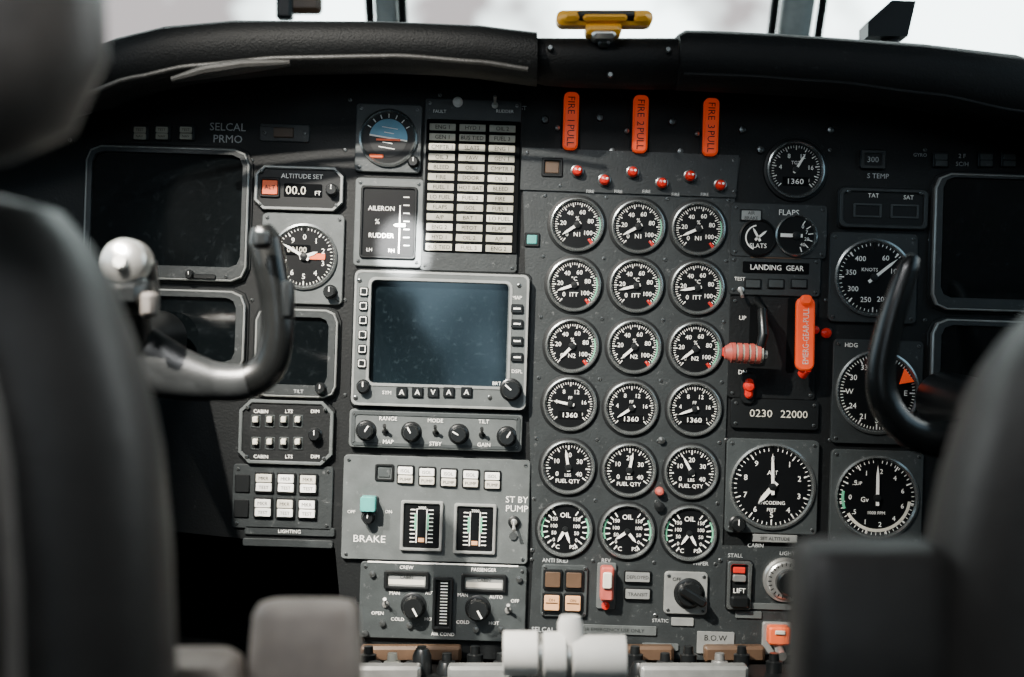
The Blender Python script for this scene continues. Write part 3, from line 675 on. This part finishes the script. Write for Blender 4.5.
b=yoke('control_yoke',[(100,350),(140,360),(180,374),(218,382),(248,381),(268,367),(277,338),(276,302),(270,266),(264,240),(261,226)],
 [(38,18),(35,18),(26,16),(19,15),(18,15),(18,15),(17,16),(16,16),(17,17),(17,14),(10,8)],1.12,80,'yoke_grey','yoke_black',4,(80,345,42,40))
b.box(P(288,300,1.09),(.010,.012,.03),'knob',.003); b.box(P(262,240,1.09),(.014,.012,.014),'knob',.004)
k=1.08/1400
c=P(124,262,1.08)
b.tube([c+Vector((0,.03,-.03)),c+Vector((0,.02,0))],[.02,.02],'knob',n=24)
b.tube([c+Vector((0,.02,0)),c,c+Vector((0,-.006,0)),c+Vector((0,-.008,0))],[24*k,24*k,20*k,1*k],'silver',n=40)
b.tube([c+Vector((0,-.006,0)),c+Vector((0,-.014,0))],[8*k,6*k],'lever_white',n=24)
b.box(P(128,295,1.09),(.04,.04,.03),'knob',.01)
b.tube([P(128,290,1.1),P(134,330,1.11),P(130,352,1.12)],[.017,.014,.018],'yoke_black',n=20)
b.box(P(150,305,1.08),(.012,.02,.02),'leather_lt',.004)
b.done(sharp=60)
b=yoke('control_yoke',[(1000,430),(960,438),(925,438),(900,424),(884,400),(881,370),(887,335),(897,300),(908,268),(914,256)],
 [(26,18),(20,15),(17,14),(16,14),(16,14),(15,13),(14,13),(13,12),(11,10),(6,6)],1.12,1040,'yoke_black','yoke_black',3,(1040,420,40,36))
b.done(sharp=60)

# =================== SEATS ===================
def loft(b,levels,m,n=32,e=3.2):
    vs=[];fs=[]
    for cx,cy,z,hw,ht in levels:
        for i in range(n):
            a=2*math.pi*i/n; c,s_=math.cos(a),math.sin(a)
            vs.append(Vector((cx+hw*math.copysign(abs(c)**(2/e),c),cy+ht*math.copysign(abs(s_)**(2/e),s_),z)))
    L=len(levels)
    for k in range(L-1):
        for i in range(n):
            j=(i+1)%n; fs.append((k*n+i,k*n+j,(k+1)*n+j,(k+1)*n+i))
    fs+=[tuple(reversed(range(n))),tuple((L-1)*n+i for i in range(n))]
    b.add(vs,fs,m)
def seat(cx,levels,head):
    b=MB('pilot_seat',o=Vector((cx,-.7,.0)))
    Y=-.70
    loft(b,[(cx,Y,Z0+z,hw,ht) for z,hw,ht in levels],'leather')
    loft(b,[(cx,Y-.030,Z0+z,hw-.05,ht) for z,hw,ht in levels[1:]],'leather_dk')
    for s in (-1,1):
        pts=[Vector((cx+s*(hw-.046),Y-ht-.022,Z0+z)) for z,hw,ht in levels[2:]]
        b.tube(pts,[.004]*len(pts),'leather_lt',n=8)
    zt=Z0+levels[0][0]
    loft(b,head,'head_leather',e=2.6)
    for s in (-1,1): b.tube([Vector((cx+s*.06,Y,zt-.03)),Vector((cx+s*.06,Y,zt+.06))],[.007,.007],'silver',n=12)
    loft(b,[(cx,-.50,.36,.20,.24),(cx,-.50,.38,.21,.26),(cx,-.50,.47,.21,.26),(cx,-.50,.50,.19,.24)],'leather',e=5)
    b.box((cx,-.52,.34),(.40,.42,.06),'knob',.01); b.box((cx,-.52,.17),(.22,.30,.34),'knob',.02); b.box((cx,-.52,.02),(.40,.55,.04),'screw',.01)
    b.box((cx,Y,.42),(.3,.06,.25),'knob',.01)
    return b
c=-.366
ll=[(.072,.08,.03),(.070,.115,.045),(.064,.138,.05),(.048,.152,.055),(.0236,.165,.058),(-.0056,.176,.06),(-.03,.183,.062),(-.054,.188,.064),(-.1076,.193,.066),(-.165,.195,.068),(-.35,.20,.07),(-.60,.195,.075),(-.68,.18,.07)]
hd=[(c+.006,-.76,Z0+z,hw,ht) for z,hw,ht in ((.078,.09,.02),(.082,.13,.035),(.095,.158,.045),(.13,.174,.05),(.19,.172,.05),(.24,.16,.045),(.262,.13,.035),(.268,.08,.02))]
b=seat(c,ll,hd)
q=P(306,640,.86)
loft(b,[(q.x,q.y,P(0,y,.86).z,w*.86/1400,t) for y,w,t in ((601,38,.012),(604,47,.018),(612,51,.022),(660,55,.025),(800,55,.025),(1000,50,.025))],'tan',e=4)
b.box((q.x-.06,q.y-.02,.52),(.05,.06,.5),'knob',.01)
q=P(205,664,.84); loft(b,[(q.x-.01,q.y,P(0,y,.84).z,w*.84/1400,.03) for y,w in ((657,40),(662,50),(690,55),(760,55))],'tan',e=4)
b.done(sharp=60)
c=.40
lr=[(.030,.08,.03),(.027,.11,.045),(.018,.133,.05),(.0,.151,.055),(-.015,.162,.058),(-.03,.170,.06),(-.069,.182,.062),(-.1076,.190,.064),(-.165,.195,.066),(-.35,.20,.07),(-.60,.195,.075),(-.68,.18,.07)]
hd=[(c,-.72,Z0+z,hw,ht) for z,hw,ht in ((.045,.08,.02),(.05,.11,.035),(.07,.128,.045),(.11,.132,.05),(.17,.13,.05),(.20,.12,.04),(.215,.08,.02))]
b=seat(c,lr,hd)
q=P(868,600,.70)
loft(b,[(q.x,q.y,P(0,y,.70).z,w*.70/1400,t) for y,w,t in ((541,58,.015),(545,68,.022),(556,73,.028),(677,76,.03),(900,76,.03),(1150,70,.03))],'leather',e=6)
b.box((q.x+.02,q.y-.005,.55),(.05,.05,.4),'knob',.01)
b.done(sharp=60)
# unseen cabin seat, added to darken part of the display glass reflection
b=MB('reflection_seat',o=Vector((-.44,-3.7,0)))
loft(b,[(-.47,-3.75,z,hw,ht) for z,hw,ht in ((1.22,.10,.04),(1.20,.14,.05),(1.10,.21,.07),(.9,.25,.08),(.6,.26,.09),(.4,.25,.09))],'leather_dk')
loft(b,[(-.45,-3.74,z,hw,ht) for z,hw,ht in ((1.33,.06,.03),(1.31,.10,.05),(1.24,.11,.055),(1.19,.09,.05))],'leather_dk')
loft(b,[(-.47,-3.5,z,.25,.26) for z in (.5,.47,.36)],'leather_dk',e=5)
b.box((-.47,-3.55,.18),(.36,.40,.36),'knob',.02)
b.done(sharp=60)

# =================== LIGHTS ===================
def area(name,loc,tgt,size,power,col):
    l=bpy.data.lights.new(name,'AREA'); l.size=size; l.energy=power; l.color=col
    o=bpy.data.objects.new(name,l); o.location=loc; COL.objects.link(o)
    o.rotation_euler=(Vector(tgt)-Vector(loc)).to_track_quat('-Z','Y').to_euler(); return o
area('overhead_fill',(-.25,-1.15,1.93),(-.1,0,1.0),.30,9.5,(.98,.99,1))  # added overhead fill for soft daylight on the panel, no fixture here
area('rear_fill',(.1,-2.7,1.75),(0,0,1.1),.7,4.5,(.86,.95,1))  # added cool fill from behind the camera, no window at this spot
def spot(name,loc,tgt,e,size,blend,rad,col):
    s=bpy.data.lights.new(name,'SPOT'); s.energy=e; s.spot_size=math.radians(size); s.spot_blend=blend; s.shadow_soft_size=rad; s.color=col
    so=bpy.data.objects.new(name,s); so.location=loc; COL.objects.link(so)
    so.rotation_euler=(Vector(tgt)-so.location).to_track_quat('-Z','Y').to_euler()
spot('sun_standin_spot',(-.15,-1.0,1.9),(-.108,0,1.235),2600,2.8,.6,.006,(1,.99,.95))  # added narrow spot imitating a sun patch on the trim indicator
spot('sun_standin_spot',(-.50,-.92,1.88),(-.04,0,1.02),330,35,1,.012,(1,.94,.84))  # added warm key standing in for sunlight across the centre panel
spot('sun_standin_spot',(-.72,-.75,1.88),(-.30,-.3,1.16),150,24,.8,.012,(1,.93,.84))  # added spot standing in for sun falling on the left yoke

w=bpy.data.worlds.new('World'); sc.world=w; w.use_nodes=True; nt=w.node_tree
bg=nt.nodes['Background']; tc=nt.nodes.new('ShaderNodeTexCoord'); nz=nt.nodes.new('ShaderNodeTexNoise'); nz.inputs['Scale'].default_value=9; nz.inputs['Detail'].default_value=4
rp=nt.nodes.new('ShaderNodeValToRGB'); rp.color_ramp.elements[0].position=.42; rp.color_ramp.elements[0].color=(.13,.11,.11,1); rp.color_ramp.elements[1].position=.55; rp.color_ramp.elements[1].color=(.92,1,.99,1)
nt.links.new(tc.outputs['Generated'],nz.inputs['Vector']); nt.links.new(nz.outputs['Fac'],rp.inputs['Fac'])
sx=nt.nodes.new('ShaderNodeSeparateXYZ'); nt.links.new(tc.outputs['Generated'],sx.inputs[0])
mr=nt.nodes.new('ShaderNodeMapRange'); mr.inputs[1].default_value=-.2; mr.inputs[2].default_value=.3; nt.links.new(sx.outputs['Y'],mr.inputs[0])
nz2=nt.nodes.new('ShaderNodeTexNoise'); nz2.inputs['Scale'].default_value=14; nz2.inputs['Detail'].default_value=5; nt.links.new(tc.outputs['Generated'],nz2.inputs['Vector'])
rp2=nt.nodes.new('ShaderNodeValToRGB'); rp2.color_ramp.elements[0].position=.40; rp2.color_ramp.elements[0].color=(.03,.05,.065,1); rp2.color_ramp.elements[1].position=.60; rp2.color_ramp.elements[1].color=(.22,.33,.40,1)
nt.links.new(nz2.outputs['Fac'],rp2.inputs['Fac'])
mm=nt.nodes.new('ShaderNodeMix'); mm.data_type='RGBA'; nt.links.new(mr.outputs[0],mm.inputs[0]); nt.links.new(rp2.outputs['Color'],mm.inputs[6]); nt.links.new(rp.outputs['Color'],mm.inputs[7])
nt.links.new(mm.outputs[2],bg.inputs['Color']); bg.inputs['Strength'].default_value=7.5

cam=bpy.data.cameras.new('camera'); co=bpy.data.objects.new('camera',cam); COL.objects.link(co)
co.location=(0,-1.4,Z0); co.rotation_euler=(math.radians(90),0,0)
cam.sensor_width=36; cam.lens=36*1400/1024; cam.clip_start=.01
cam.dof.use_dof=True; cam.dof.focus_distance=1.39; cam.dof.aperture_fstop=3.2
sc.camera=co
